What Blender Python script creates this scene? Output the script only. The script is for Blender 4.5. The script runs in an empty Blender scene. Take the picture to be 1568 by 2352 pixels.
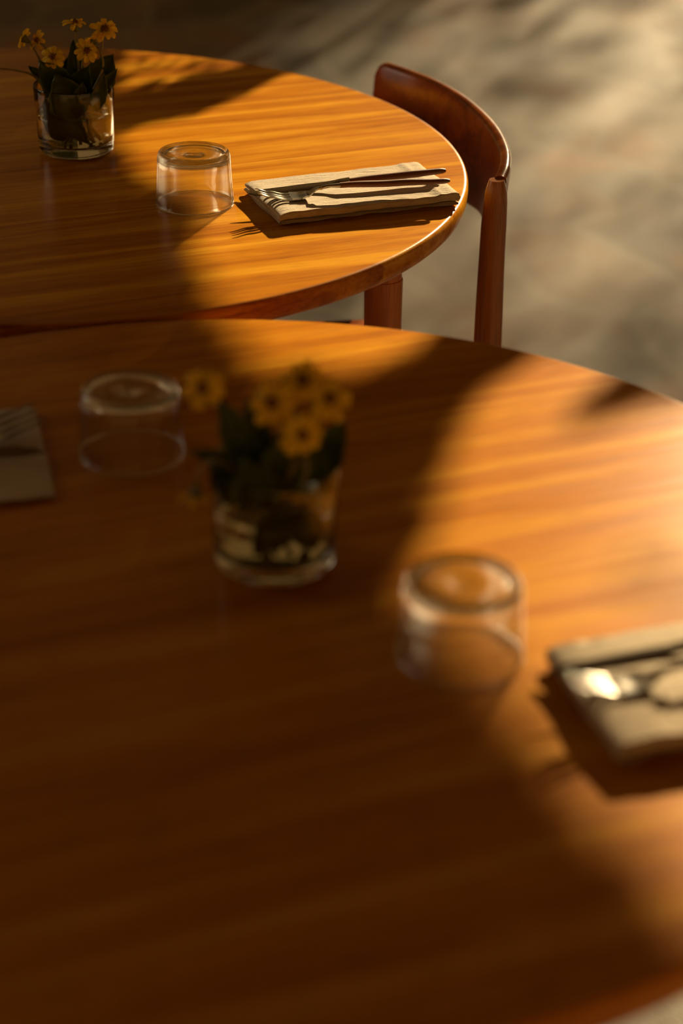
import bpy, bmesh, math, random
from mathutils import Vector, Matrix, noise

S = bpy.context.scene
COL = S.collection
T = 0.74                      # height of the table tops above the floor
R = math.radians
rnd = random.Random(7)

# ------------------------------------------------------------------ camera, light, exposure
cam_d = bpy.data.cameras.new('camera')
cam = bpy.data.objects.new('camera', cam_d)
COL.objects.link(cam)
cam.matrix_world = (Matrix.Translation((0, 0, T + 0.6759)) @ Matrix.Rotation(math.pi / 2 - 0.4804, 4, 'X')
                    @ Matrix.Rotation(0.012, 4, 'Z'))
cam_d.sensor_fit = 'VERTICAL'
cam_d.sensor_height = 36.0
cam_d.lens = 4481.3 / 2352 * 36.0
cam_d.dof.use_dof = True
cam_d.dof.focus_distance = 2.08
cam_d.dof.aperture_fstop = 3.1
cam_d.clip_start = 0.05
S.camera = cam

SUN_AZ, SUN_EL = R(20.0), R(20.0)
TO_SUN = Vector((math.sin(SUN_AZ) * math.cos(SUN_EL), math.cos(SUN_AZ) * math.cos(SUN_EL), math.sin(SUN_EL)))
sun_d = bpy.data.lights.new('sun', 'SUN')
sun_d.energy = 13.2
sun_d.color = (1.0, 0.75, 0.42)
sun_d.angle = R(0.9)
sun = bpy.data.objects.new('sun', sun_d)
COL.objects.link(sun)
sun.rotation_euler = TO_SUN.to_track_quat('Z', 'Y').to_euler()
sun.location = TO_SUN * 12

world = bpy.data.worlds.new('evening_sky')
S.world = world
world.use_nodes = True
wn = world.node_tree
# warm evening sky: brightest low ahead of the camera, dim overhead and behind
_tc = wn.nodes.new('ShaderNodeTexCoord')
_sx = wn.nodes.new('ShaderNodeSeparateXYZ')
wn.links.new(_tc.outputs['Generated'], _sx.inputs[0])
_mr = wn.nodes.new('ShaderNodeMapRange')
wn.links.new(_sx.outputs['Y'], _mr.inputs['Value'])
for _k, _v in zip(('From Min', 'From Max', 'To Min', 'To Max'), (-1.0, 1.0, 0.135, 0.145)):
    _mr.inputs[_k].default_value = _v
wn.links.new(_mr.outputs['Result'], wn.nodes['Background'].inputs['Strength'])
wn.nodes['Background'].inputs['Color'].default_value = (1.0, 0.54, 0.17, 1)

S.view_settings.view_transform = 'Standard'
S.view_settings.look = 'None'
S.view_settings.gamma = 1.0
S.view_settings.use_curve_mapping = False
S.view_settings.exposure = 0.0
S.cycles.max_bounces = 14
S.cycles.transmission_bounces = 14
S.cycles.transparent_max_bounces = 16
S.cycles.caustics_refractive = True
S.cycles.caustics_reflective = False
S.cycles.sample_clamp_indirect = 4.0


# ------------------------------------------------------------------ materials
class NT:
    def __init__(self, name):
        self.m = bpy.data.materials.new(name)
        self.m.use_nodes = True
        self.t = self.m.node_tree
        self.b = self.t.nodes['Principled BSDF']
        self.out = self.t.nodes['Material Output']

    def n(self, kind, **kw):
        nd = self.t.nodes.new('ShaderNode' + kind)
        for k, v in kw.items():
            setattr(nd, k, v)
        return nd

    def l(self, a, b):
        self.t.links.new(a, b)

    def math(self, op, a, b=None, c=None):
        nd = self.n('Math', operation=op)
        for i, v in enumerate((a, b, c)):
            if v is None:
                continue
            if isinstance(v, (int, float)):
                nd.inputs[i].default_value = v
            else:
                self.l(v, nd.inputs[i])
        return nd.outputs[0]

    def mix(self, f, a, b, blend='MIX'):
        nd = self.n('Mix', data_type='RGBA', blend_type=blend)
        for i, v in ((0, f), (6, a), (7, b)):
            if isinstance(v, (int, float)):
                nd.inputs[i].default_value = v
            elif isinstance(v, tuple):
                nd.inputs[i].default_value = (*v, 1)
            else:
                self.l(v, nd.inputs[i])
        return nd.outputs[2]

    def noise(self, vec, scale, detail=4, rough=0.5, dist=0.0):
        nd = self.n('TexNoise')
        nd.inputs['Scale'].default_value = scale
        nd.inputs['Detail'].default_value = detail
        nd.inputs['Roughness'].default_value = rough
        nd.inputs['Distortion'].default_value = dist
        if vec is not None:
            self.l(vec, nd.inputs['Vector'])
        return nd.outputs['Fac']

    def ramp(self, f, stops):
        nd = self.n('ValToRGB')
        cr = nd.color_ramp
        while len(cr.elements) < len(stops):
            cr.elements.new(0.5)
        for e, (p, c) in zip(cr.elements, stops):
            e.position = p
            e.color = (*c, 1) if isinstance(c, tuple) else (c, c, c, 1)
        self.l(f, nd.inputs['Fac'])
        return nd.outputs['Color']

    def bump(self, h, strength, dist=0.001):
        nd = self.n('Bump')
        nd.inputs['Strength'].default_value = strength
        nd.inputs['Distance'].default_value = dist
        self.l(h, nd.inputs['Height'])
        self.l(nd.outputs['Normal'], self.b.inputs['Normal'])

    def set(self, **kw):
        for k, v in kw.items():
            s = self.b.inputs[k.replace('_', ' ')]
            if isinstance(v, tuple):
                s.default_value = (*v, 1)
            elif isinstance(v, (int, float)):
                s.default_value = v
            else:
                self.l(v, s)


def wood_material(name, dark, mid, light, plank=0.0, axis='X', rough=0.3, seed=0.0, spec=0.5, fine=1.0, spread=1.0):
    """Straight-grained wood; the grain runs along the object's own axis."""
    w = NT(name)
    tc = w.n('TexCoord')
    sep = w.n('SeparateXYZ')
    w.l(tc.outputs['Object'], sep.inputs[0])
    X, Y, Z = sep.outputs
    if axis == 'Z':
        X, Z = Z, X
    if plank:
        row = w.math('FLOOR', w.math('DIVIDE', w.math('ADD', Y, 10.013), plank))
        wnz = w.n('TexWhiteNoise', noise_dimensions='1D')
        w.l(w.math('ADD', row, seed), wnz.inputs['W'])
        rv = wnz.outputs['Value']
    else:
        rv = None
    comb = w.n('CombineXYZ')
    w.l(w.math('ADD', w.math('MULTIPLY', X, 1.0), w.math('MULTIPLY', rv, 7.0) if rv else seed), comb.inputs[0])
    w.l(w.math('ADD', w.math('MULTIPLY', Y, 13.0), w.math('MULTIPLY', rv, 31.0) if rv else seed), comb.inputs[1])
    w.l(w.math('MULTIPLY', Z, 13.0), comb.inputs[2])
    g1 = w.noise(comb.outputs[0], 2.2, 5, 0.55, 0.6)
    comb2 = w.n('CombineXYZ')
    w.l(w.math('MULTIPLY', X, 2.0), comb2.inputs[0])
    w.l(w.math('MULTIPLY', Y, 60.0), comb2.inputs[1])
    w.l(w.math('MULTIPLY', Z, 60.0), comb2.inputs[2])
    g2 = w.noise(comb2.outputs[0], 3.0, 4, 0.6, 0.3)
    comb3 = w.n('CombineXYZ')
    w.l(w.math('MULTIPLY', X, 9.0), comb3.inputs[0])
    w.l(w.math('MULTIPLY', Y, 240.0), comb3.inputs[1])
    w.l(w.math('MULTIPLY', Z, 240.0), comb3.inputs[2])
    g3 = w.noise(comb3.outputs[0], 3.0, 2, 0.5)
    f = w.math('ADD', w.math('MULTIPLY', g1, 0.72), w.math('MULTIPLY', g2, 0.28))
    if rv:
        f = w.math('ADD', f, w.math('MULTIPLY', w.math('SUBTRACT', rv, 0.5), 0.16))
    col = w.ramp(f, [(0.5 - 0.16 * spread, dark), (0.5, mid), (0.5 + 0.14 * spread, light)])
    pores = w.ramp(g3, [(0.30, 0.55), (0.46, 1.0)])
    col = w.mix(0.7 * fine, col, pores, 'MULTIPLY')
    w.set(Base_Color=col, Roughness=rough)
    w.b.inputs['Specular IOR Level'].default_value = spec
    w.l(w.math('ADD', w.math('MULTIPLY', g2, -0.10), rough + 0.05), w.b.inputs['Roughness'])
    w.bump(w.math('ADD', g3, w.math('MULTIPLY', g2, 0.6)), 0.10 * fine, 0.0008)
    return w.m


M = {}
M['table'] = wood_material('oiled_table_wood', (0.24, 0.062, 0.002), (0.48, 0.172, 0.004), (0.66, 0.300, 0.014), plank=0.118, rough=0.25, seed=3.0, spec=0.11)
M['table_near'] = wood_material('oiled_table_wood_fine', (0.24, 0.060, 0.002), (0.48, 0.168, 0.004), (0.66, 0.300, 0.014), plank=0.131, rough=0.25, seed=11.0, spec=0.10, spread=1.5)
M['leg'] = wood_material('table_leg_wood', (0.22, 0.05, 0.005), (0.36, 0.10, 0.010), (0.48, 0.15, 0.018), axis='Z', rough=0.38)
M['chair'] = wood_material('polished_chair_wood', (0.11, 0.024, 0.002), (0.25, 0.072, 0.008), (0.37, 0.125, 0.016), axis='Z', rough=0.22)
M['chair_bent'] = wood_material('polished_bent_wood', (0.10, 0.018, 0.002), (0.19, 0.042, 0.004), (0.27, 0.072, 0.008), axis='X', rough=0.20, fine=0.4)
M['handle'] = wood_material('cutlery_handle_wood', (0.10, 0.032, 0.012), (0.17, 0.055, 0.020), (0.22, 0.08, 0.03), rough=0.42, fine=0.5)


def stone_floor():
    w = NT('flagstone_floor')
    tc = w.n('TexCoord')
    mp = w.n('Mapping')
    mp.inputs['Rotation'].default_value = (0, 0, 0.35)
    mp.inputs['Scale'].default_value = (1.0, 0.72, 1.0)
    w.l(tc.outputs['Object'], mp.inputs[0])
    dn = w.n('TexNoise')
    dn.inputs['Scale'].default_value = 2.0
    w.l(mp.outputs[0], dn.inputs['Vector'])
    dv = w.n('VectorMath', operation='MULTIPLY_ADD')
    w.l(dn.outputs['Color'], dv.inputs[0])
    dv.inputs[1].default_value = (0.22, 0.22, 0.0)
    w.l(mp.outputs[0], dv.inputs[2])
    v1 = w.n('TexVoronoi', feature='F1')
    v2 = w.n('TexVoronoi', feature='DISTANCE_TO_EDGE')
    for v in (v1, v2):
        v.inputs['Scale'].default_value = 3.1
        w.l(dv.outputs[0], v.inputs['Vector'])
    sp = w.n('SeparateColor')
    w.l(v1.outputs['Color'], sp.inputs[0])
    tone = w.ramp(sp.outputs[0], [(0.0, (0.060, 0.047, 0.034)), (0.25, (0.130, 0.112, 0.088)), (0.5, (0.175, 0.152, 0.122)),
                                  (0.75, (0.230, 0.155, 0.098)), (1.0, (0.225, 0.200, 0.160))])
    mott = w.noise(mp.outputs[0], 7.0, 6, 0.6, 0.5)
    mott2 = w.noise(mp.outputs[0], 2.3, 3, 0.5, 0.4)
    tone = w.mix(0.55, tone, w.ramp(mott, [(0.3, (0.085, 0.074, 0.06)), (0.52, (0.155, 0.135, 0.107)), (0.75, (0.25, 0.21, 0.16))]))
    tone = w.mix(w.ramp(mott2, [(0.52, 0.0), (0.66, 0.6)]), tone, (0.29, 0.165, 0.090))
    grout = w.ramp(v2.outputs['Distance'], [(0.01, 0.7), (0.07, 0.0)])
    col = w.mix(grout, tone, (0.22, 0.195, 0.155))
    w.set(Base_Color=col, Roughness=0.5)
    w.l(w.math('ADD', w.math('MULTIPLY', mott, 0.2), 0.62), w.b.inputs['Roughness'])
    w.b.inputs['Specular IOR Level'].default_value = 0.12
    w.bump(w.math('ADD', w.math('MULTIPLY', v2.outputs['Distance'], 0.6), w.math('MULTIPLY', mott, 0.5)), 0.35, 0.01)
    return w.m


def glass_material(name, color=(1, 1, 1), ior=1.5, clear=0.0):
    w = NT(name)
    g = w.n('BsdfGlass')
    g.inputs['Color'].default_value = (*color, 1)
    g.inputs['Roughness'].default_value = 0.0
    g.inputs['IOR'].default_value = ior
    if clear:
        tr = w.n('BsdfTransparent')
        tr.inputs['Color'].default_value = (0.97, 0.97, 0.96, 1)
        gl = w.n('BsdfGlossy')
        gl.inputs['Roughness'].default_value = 0.02
        lw = w.n('LayerWeight')
        lw.inputs['Blend'].default_value = 0.5
        fr = w.math('MULTIPLY_ADD', w.math('POWER', lw.outputs['Facing'], 6.0), 0.7, 0.035)
        thin = w.n('MixShader')
        w.l(fr, thin.inputs[0])
        w.l(tr.outputs[0], thin.inputs[1])
        w.l(gl.outputs[0], thin.inputs[2])
        mx = w.n('MixShader')
        tc = w.n('TexCoord')
        sp = w.n('SeparateXYZ')
        w.l(tc.outputs['Object'], sp.inputs[0])
        mr = w.n('MapRange')                         # thin wall lets light straight through, thick base bends it
        for k, v in zip(('From Min', 'From Max', 'To Min', 'To Max'), (0.044, 0.049, clear, 0.12)):
            mr.inputs[k].default_value = v
        w.l(sp.outputs['Z'], mr.inputs['Value'])
        m2 = w.n('MapRange')                         # the rounded lip bends it too
        for k, v in zip(('From Min', 'From Max', 'To Min', 'To Max'), (0.0026, 0.0052, 0.12, 1.0)):
            m2.inputs[k].default_value = v
        w.l(sp.outputs['Z'], m2.inputs['Value'])
        w.l(w.math('MULTIPLY', mr.outputs['Result'], m2.outputs['Result']), mx.inputs[0])
        w.l(g.outputs[0], mx.inputs[1])
        w.l(thin.outputs[0], mx.inputs[2])
        w.l(mx.outputs[0], w.out.inputs['Surface'])
    else:
        w.l(g.outputs[0], w.out.inputs['Surface'])
    w.t.nodes.remove(w.b)
    return w.m


M['floor'] = stone_floor()
M['glass'] = glass_material('clear_tumbler_glass', (0.985, 0.985, 0.97), 1.47, clear=0.90)
M['vase_glass'] = glass_material('clear_vase_glass', (0.975, 0.98, 0.955), 1.47)
M['water'] = glass_material('vase_water', (0.96, 0.95, 0.88), 1.33)


def plain(name, color, rough=0.5, metal=0.0, var=0.25, scale=60.0, spec=0.5, trans=0.0, bump=0.0):
    w = NT(name)
    tc = w.n('TexCoord')
    n = w.noise(tc.outputs['Object'], scale, 3, 0.55)
    dark = tuple(c * (1 - var) for c in color)
    lite = tuple(min(1, c * (1 + var)) for c in color)
    w.set(Base_Color=w.ramp(n, [(0.3, dark), (0.7, lite)]), Roughness=rough, Metallic=metal)
    w.b.inputs['Specular IOR Level'].default_value = spec
    if bump:
        w.bump(n, bump, 0.001)
    if trans:
        d = w.n('BsdfTranslucent')
        d.inputs['Color'].default_value = (*lite, 1)
        mx = w.n('MixShader')
        mx.inputs[0].default_value = trans
        w.l(w.b.outputs[0], mx.inputs[1])
        w.l(d.outputs[0], mx.inputs[2])
        w.l(mx.outputs[0], w.out.inputs['Surface'])
    return w.m


M['steel'] = plain('brushed_steel', (0.46, 0.43, 0.37), 0.24, 1.0, 0.12, 400)
M['petal'] = plain('orange_yellow_petal', (0.92, 0.66, 0.03), 0.55, 0, 0.2, 160, 0.3, 0.45)
M['disc'] = plain('flower_disc', (0.20, 0.075, 0.012), 0.7, 0, 0.5, 700, 0.2, 0, 0.6)
M['stem'] = plain('green_brown_stem', (0.22, 0.17, 0.035), 0.5, 0, 0.3, 80)
M['calyx'] = plain('green_calyx', (0.10, 0.11, 0.022), 0.55, 0, 0.3, 120)
M['leaf'] = plain('dark_green_leaf', (0.075, 0.105, 0.020), 0.42, 0, 0.4, 60, 0.4, 0.25)
M['wall'] = plain('pale_limewash', (0.50, 0.42, 0.31), 0.8, 0, 0.1, 3)
M['bark'] = plain('tree_bark', (0.14, 0.09, 0.05), 0.85, 0, 0.4, 25, 0.2, 0, 0.8)
M['tree_leaf'] = plain('tree_leaf', (0.05, 0.075, 0.015), 0.55, 0, 0.3, 12, 0.3)
M['pot'] = plain('terracotta_pot', (0.30, 0.13, 0.06), 0.8, 0, 0.2, 20)
M['soil'] = plain('soil', (0.05, 0.035, 0.02), 0.95, 0, 0.4, 60)


def cloth():
    w = NT('cream_crinkled_cotton')
    tc = w.n('TexCoord')
    mp = w.n('Mapping')
    mp.inputs['Scale'].default_value = (60, 420, 420)
    w.l(tc.outputs['Object'], mp.inputs[0])
    crk = w.noise(mp.outputs[0], 1.0, 4, 0.6, 0.4)
    fine = w.noise(tc.outputs['Object'], 900, 2, 0.6)
    big = w.noise(tc.outputs['Object'], 30, 3, 0.5)
    col = w.mix(w.ramp(crk, [(0.35, 0.0), (0.65, 1.0)]), (0.44, 0.34, 0.21), (0.58, 0.47, 0.31))
    w.set(Base_Color=col, Roughness=0.9)
    w.b.inputs['Specular IOR Level'].default_value = 0.15
    w.b.inputs['Sheen Weight'].default_value = 0.25
    w.bump(w.math('ADD', w.math('MULTIPLY', crk, 1.0), w.math('ADD', w.math('MULTIPLY', fine, 0.35), w.math('MULTIPLY', big, 0.8))), 0.8, 0.0018)
    return w.m


M['cloth'] = cloth()


# ------------------------------------------------------------------ mesh helpers
def link(name, bm, mat, parent=None, smooth=True, loc=None, rz=0.0, recalc=True, angle=None):
    if recalc:
        bmesh.ops.recalc_face_normals(bm, faces=bm.faces)
    me = bpy.data.meshes.new(name)
    bm.to_mesh(me)
    bm.free()
    if smooth:
        for p in me.polygons:
            p.use_smooth = True
        if angle:
            try:
                me.set_sharp_from_angle(angle=R(angle))
            except Exception:
                pass
    me.materials.append(mat)
    o = bpy.data.objects.new(name, me)
    COL.objects.link(o)
    if parent:
        o.parent = parent
    if loc is not None:
        o.location = loc
    o.rotation_euler.z = rz
    return o


def tag(o, label, cat, group=None, kind=None):
    if label:
        o['label'] = label
    if cat:
        o['category'] = cat
    if group:
        o['group'] = group
    if kind:
        o['kind'] = kind
    return o


def thing(name, label, cat, loc, rz=0.0, group=None):
    o = bpy.data.objects.new(name, None)
    o.empty_display_size = 0.05
    COL.objects.link(o)
    o.location = loc
    o.rotation_euler = (0, 0, rz)
    return tag(o, label, cat, group)


def dup(root, loc, rz, label, group=None):
    r = root.copy()
    COL.objects.link(r)
    r.location = loc
    r.rotation_euler = (0, 0, rz)
    r['label'] = label
    if group:
        r['group'] = group
    for ch in list(root.children):
        c = ch.copy()
        COL.objects.link(c)
        c.parent = r
        for g in list(ch.children):
            d = g.copy()
            COL.objects.link(d)
            d.parent = c
    return r


def lathe(bm, prof, n=96, close=False):
    """Revolve (radius, z) points; radius 0 makes a pole."""
    rings = []
    for r, z in prof:
        if r < 1e-6:
            rings.append([bm.verts.new((0, 0, z))])
        else:
            rings.append([bm.verts.new((r * math.cos(2 * math.pi * i / n), r * math.sin(2 * math.pi * i / n), z)) for i in range(n)])
    pairs = list(zip(rings, rings[1:]))
    if close:
        pairs.append((rings[-1], rings[0]))
    for a, b in pairs:
        for i in range(n):
            j = (i + 1) % n
            if len(a) == 1 and len(b) == 1:
                continue
            if len(a) == 1:
                bm.faces.new((a[0], b[i], b[j]))
            elif len(b) == 1:
                bm.faces.new((a[i], a[j], b[0]))
            else:
                bm.faces.new((a[i], a[j], b[j], b[i]))


def tube(bm, pts, radii, n=10, flat=1.0, up=None, caps=True):
    """Tube through pts; flat scales the thickness across `up`."""
    pts = [Vector(p) for p in pts]
    rings = []
    ref = Vector(up) if up else Vector((0, 0, 1))
    for i, p in enumerate(pts):
        t = (pts[min(i + 1, len(pts) - 1)] - pts[max(i - 1, 0)]).normalized()
        rf = ref if abs(t.dot(ref)) < 0.97 else Vector((1, 0, 0))
        s = t.cross(rf).normalized()
        u = s.cross(t).normalized()
        r = radii[i] if isinstance(radii, (list, tuple)) else radii
        rings.append([bm.verts.new(p + s * (r * math.cos(2 * math.pi * k / n)) + u * (r * flat * math.sin(2 * math.pi * k / n))) for k in range(n)])
    for a, b in zip(rings, rings[1:]):
        for k in range(n):
            j = (k + 1) % n
            bm.faces.new((a[k], a[j], b[j], b[k]))
    if caps:
        bm.faces.new(rings[0][::-1])
        bm.faces.new(rings[-1])
    return rings


def spline(pts, n):
    """Catmull-Rom samples through pts."""
    pts = [Vector(p) for p in pts]
    P = [pts[0] * 2 - pts[1]] + pts + [pts[-1] * 2 - pts[-2]]
    out = []
    segs = len(pts) - 1
    for i in range(n + 1):
        x = i / n * segs
        k = min(int(x), segs - 1)
        t = x - k
        a, b, c, d = P[k:k + 4]
        out.append(0.5 * ((2 * b) + (c - a) * t + (2 * a - 5 * b + 4 * c - d) * t * t + (3 * b - a - 3 * c + d) * t ** 3))
    return out


def lerp_list(keys, x):
    for (x0, y0), (x1, y1) in zip(keys, keys[1:]):
        if x <= x1:
            t = 0 if x1 == x0 else max(0, (x - x0) / (x1 - x0))
            t = t * t * (3 - 2 * t)
            return y0 + (y1 - y0) * t
    return keys[-1][1]


# ------------------------------------------------------------------ setting
bm = bmesh.new()
bmesh.ops.create_grid(bm, x_segments=2, y_segments=2, size=9.0)
fl = link('floor', bm, M['floor'], smooth=False, loc=(0, 5, 0))
tag(fl, 'worn irregular flagstone floor of grey and tan stones', 'floor', kind='structure')

bm = bmesh.new()
bmesh.ops.create_cube(bm, size=1.0)
bmesh.ops.scale(bm, vec=(0.2, 7.0, 3.0), verts=bm.verts)
wl = link('added_wall_left', bm, M['wall'], smooth=False, loc=(-2.9, 2.4, 1.5))  # unseen wall, added so the glassware has something sunlit to reflect
tag(wl, 'unseen pale limewashed wall added for bright reflections in the glass', 'wall', kind='structure')

bm = bmesh.new()
bmesh.ops.create_cube(bm, size=1.0)
bmesh.ops.scale(bm, vec=(7.0, 0.2, 3.0), verts=bm.verts)
wb = link('added_wall_back', bm, M['bark'], smooth=False, loc=(0.5, -1.25, 1.5))  # added behind the camera to cut ambient light on the front table
tag(wb, 'unseen dark timber wall added to darken the front table', 'wall', kind='structure')

bm = bmesh.new()
bmesh.ops.create_cube(bm, size=1.0)
bmesh.ops.scale(bm, vec=(7.0, 3.4, 0.12), verts=bm.verts)
ce = link('added_ceiling', bm, M['bark'], smooth=False, loc=(0.5, 0.3, 3.0))  # added out of view to block skylight and deepen the shade
tag(ce, 'unseen dark timber roof added to block the sky overhead', 'added_ceiling', kind='structure')

win = bpy.data.objects.new('added_window_1', None)  # assumed window, unseen: frame added on the solid wall around an added lamp
COL.objects.link(win)
win.location = (-2.79, 2.6, 1.55)
tag(win, 'unseen tall timber-framed window, assumed and added on the limewashed wall for glass highlights', 'window', kind='structure')
for nm, sz, of in (('frame', (0.05, 0.07, 1.5), (0, -0.665, 0)), ('frame', (0.05, 0.07, 1.5), (0, 0.665, 0)), ('frame', (0.05, 1.4, 0.07), (0, 0, 0.715)), ('frame', (0.05, 1.4, 0.07), (0, 0, -0.715)),
                   ('glazing_bar', (0.03, 0.035, 1.37), (0, 0, 0)), ('glazing_bar', (0.03, 1.27, 0.035), (0, 0, 0.2))):
    bm = bmesh.new()
    bmesh.ops.create_cube(bm, size=1.0)
    bmesh.ops.scale(bm, vec=sz, verts=bm.verts)
    link(nm, bm, M['bark'], win, False, loc=of)
wl_d = bpy.data.lights.new('added_highlight_lamp', 'AREA')  # area lamp added inside the assumed frame to put highlights on the glassware
wl_d.shape = 'RECTANGLE'
wl_d.size, wl_d.size_y = 1.36, 1.27
wl_d.energy = 12.0
wl_d.color = (1.0, 0.80, 0.55)
wl_o = bpy.data.objects.new('added_highlight_lamp', wl_d)
COL.objects.link(wl_o)
wl_o.location = (-2.795, 2.6, 1.55)
wl_o.rotation_euler = (0, R(-90), 0)

# ------------------------------------------------------------------ tables
GRAIN = R(22)


def make_table(label, cx, cy, rx, ry, ang, mat, frame):
    t = thing('round_table', label, 'table', (cx, cy, 0), 0.0)
    th, n = 0.0265, 220
    prof = [(0.0, -th), (-0.30, -th), (-0.010, -th), (-0.006, -th + 0.0012), (-0.0025, -th + 0.0045), (-0.0006, -th + 0.010),
            (0.0, -0.010), (-0.0002, -0.0050), (-0.0009, -0.0026), (-0.0022, -0.0009), (-0.0042, -0.0001), (-0.0060, 0.0), (-0.30, 0.0)]
    bm = bmesh.new()
    rings = []
    for d, z in prof[1:]:
        ring = []
        for i in range(n):
            a = 2 * math.pi * i / n
            x, y = (rx + d) * math.cos(a), (ry + d) * math.sin(a)
            px = x * math.cos(ang) - y * math.sin(ang)
            py = x * math.sin(ang) + y * math.cos(ang)
            qx = px * math.cos(-GRAIN) - py * math.sin(-GRAIN)
            qy = px * math.sin(-GRAIN) + py * math.cos(-GRAIN)
            ring.append(bm.verts.new((qx, qy, z)))
        rings.append(ring)
    for a, b in zip(rings, rings[1:]):
        for i in range(n):
            bm.faces.new((a[i], a[(i + 1) % n], b[(i + 1) % n], b[i]))
    bm.faces.new(rings[0][::-1])
    bm.faces.new(rings[-1])
    link('tabletop', bm, mat, t, True, (0, 0, T), GRAIN, angle=40)
    rl = 0.432
    legs = []
    for k in range(4):
        a = frame + k * math.pi / 2
        p = Vector((rl * math.cos(a), rl * math.sin(a), 0))
        legs.append(p)
        bm = bmesh.new()
        H = T - th
        lathe(bm, [(0, 0.0), (0.0125, 0.0), (0.0135, 0.002), (0.0175, 0.25), (0.0203, 0.52), (0.0213, H - 0.062), (0.0211, H - 0.0605),
                   (0.0200, H - 0.0600), (0.0200, H - 0.0003), (0, H - 0.0003)], 40)
        link('leg', bm, M['leg'], t, True, p, a, angle=50)
    for k in range(4):
        a, b = legs[k], legs[(k + 1) % 4]
        d = (b - a)
        L = d.length - 0.036
        bm = bmesh.new()
        bmesh.ops.create_cube(bm, size=1.0)
        bmesh.ops.scale(bm, vec=(L, 0.022, 0.052), verts=bm.verts)
        bmesh.ops.bevel(bm, geom=bm.edges[:], offset=0.0015, segments=2, affect='EDGES')
        link('apron', bm, M['table'], t, True, (a + b) / 2 + Vector((0, 0, T - th - 0.0265)), math.atan2(d.y, d.x), angle=40)
    return t


make_table('round honey-brown wooden table with chair pushed in, behind the other table', -0.3651, 2.1626, 0.4873, 0.5211, 0.7439, M['table'], R(-19))
make_table('round wooden table in front, set with vase and two tumblers', -0.0881, 1.1956, 0.4879, 0.4879, 0.0, M['table_near'], R(8))

# ------------------------------------------------------------------ chair
chair = thing('dining_chair', 'dark polished wooden chair with curved backrest tucked under the table', 'chair', (0.10, 2.195, 0), 0.0)


def cw(x, y, z):                                   # chair frame -> its own origin
    return Vector((x - 0.10, y - 2.195, z))


BACK = [(0.1700, 2.066), (0.1770, 2.100), (0.1805, 2.160), (0.1745, 2.240), (0.1580, 2.320), (0.1340, 2.395), (0.0990, 2.465), (0.0440, 2.538)]
bp = spline([Vector((x, y, 0)) for x, y in BACK], 144)
bm = bmesh.new()
z1, tk = T + 0.021, 0.0075
rings = []
for i, p in enumerate(bp):
    t = (bp[min(i + 1, 144)] - bp[max(i - 1, 0)]).normalized()
    nrm = Vector((t.y, -t.x, 0))                   # outwards
    f = i / 144
    end = min(1.0, (1 - f) / 0.028)
    rr = 0.5 * (1 - math.sqrt(max(0.0, 1 - (1 - end) ** 2))) if end < 1 else 0.0
    zb = T + lerp_list([(0, -0.026), (0.16, -0.048), (0.36, -0.082), (0.6, -0.095), (0.85, -0.075), (1.0, -0.050)], f)
    hz0, hz1 = zb + rr * 0.026, z1 - rr * 0.026 - 0.004 * (1 - min(1, f / 0.12))
    ring = []
    lean = 0.10
    m = 7
    sect = []
    for k in range(m + 1):                         # rounded top
        a = math.pi * k / m
        sect.append((-tk * math.cos(a), hz1 - tk * 0.9 + tk * 0.9 * math.sin(a)))
    for k in range(m + 1):
        a = math.pi * k / m
        sect.append((tk * math.cos(a), hz0 + tk * 0.9 - tk * 0.9 * math.sin(a)))
    for o_, z in sect:
        q = p + nrm * (o_ + lean * (z - z1))
        ring.append(bm.verts.new(cw(q.x, q.y, z)))
    rings.append(ring)
for a, b in zip(rings, rings[1:]):
    for k in range(len(a)):
        j = (k + 1) % len(a)
        bm.faces.new((a[k], a[j], b[j], b[k]))
bm.faces.new(rings[0][::-1])
bm.faces.new(rings[-1])
link('backrest', bm, M['chair_bent'], chair, True, angle=50)


def chair_leg(pts, rad, flat=1.0):
    bm = bmesh.new()
    path = spline([cw(*p) for p in pts], 24)
    rr = [lerp_list(rad, i / 24) for i in range(25)]
    rg = tube(bm, path, rr, 20, flat, up=(-0.97, -0.24, 0))
    return bm


rear = [((0.1640, 2.064, 0), (0.1645, 2.062, 0.40), (0.1640, 2.061, T - 0.10), (0.1655, 2.061, T + 0.014)),
        ((0.0430, 2.545, 0), (0.0440, 2.545, 0.40), (0.0480, 2.545, T - 0.14), (0.0510, 2.538, T - 0.060))]
for pts in rear:
    bm = chair_leg(pts, [(0, 0.012), (0.45, 0.0165), (0.80, 0.0142), (0.93, 0.0132), (0.975, 0.0118), (1, 0.0085)])
    link('leg', bm, M['chair'], chair, True, angle=60)
front = [((-0.235, 2.050, 0), (-0.232, 2.055, 0.25), (-0.230, 2.057, 0.43)), ((-0.305, 2.310, 0), (-0.302, 2.310, 0.25), (-0.300, 2.312, 0.43))]
for pts in front:
    link('leg', chair_leg(pts, [(0, 0.012), (0.7, 0.017), (1, 0.017)]), M['chair'], chair, True, angle=60)
bm = bmesh.new()
quad = [(0.150, 2.085), (0.060, 2.420), (-0.330, 2.350), (-0.250, 2.015)]
qs = [Vector((x, y, 0)) for x, y in quad]
loop = []
for i in range(4):
    a, b, c = qs[i - 1], qs[i], qs[(i + 1) % 4]
    for k in range(7):
        f = k / 6
        p0 = b + (a - b).normalized() * 0.05
        p2 = b + (c - b).normalized() * 0.05
        loop.append(p0 * (1 - f) ** 2 + b * 2 * f * (1 - f) + p2 * f * f)
cen = sum(loop, Vector()) / len(loop)
rings = []
for s, z in ((0.3, 0.426), (0.95, 0.426), (1.0, 0.434), (1.0, 0.442), (0.97, 0.449), (0.8, 0.446), (0.3, 0.440)):
    rings.append([bm.verts.new(cw(*((cen + (p - cen) * s).xy), z)) for p in loop])
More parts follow.
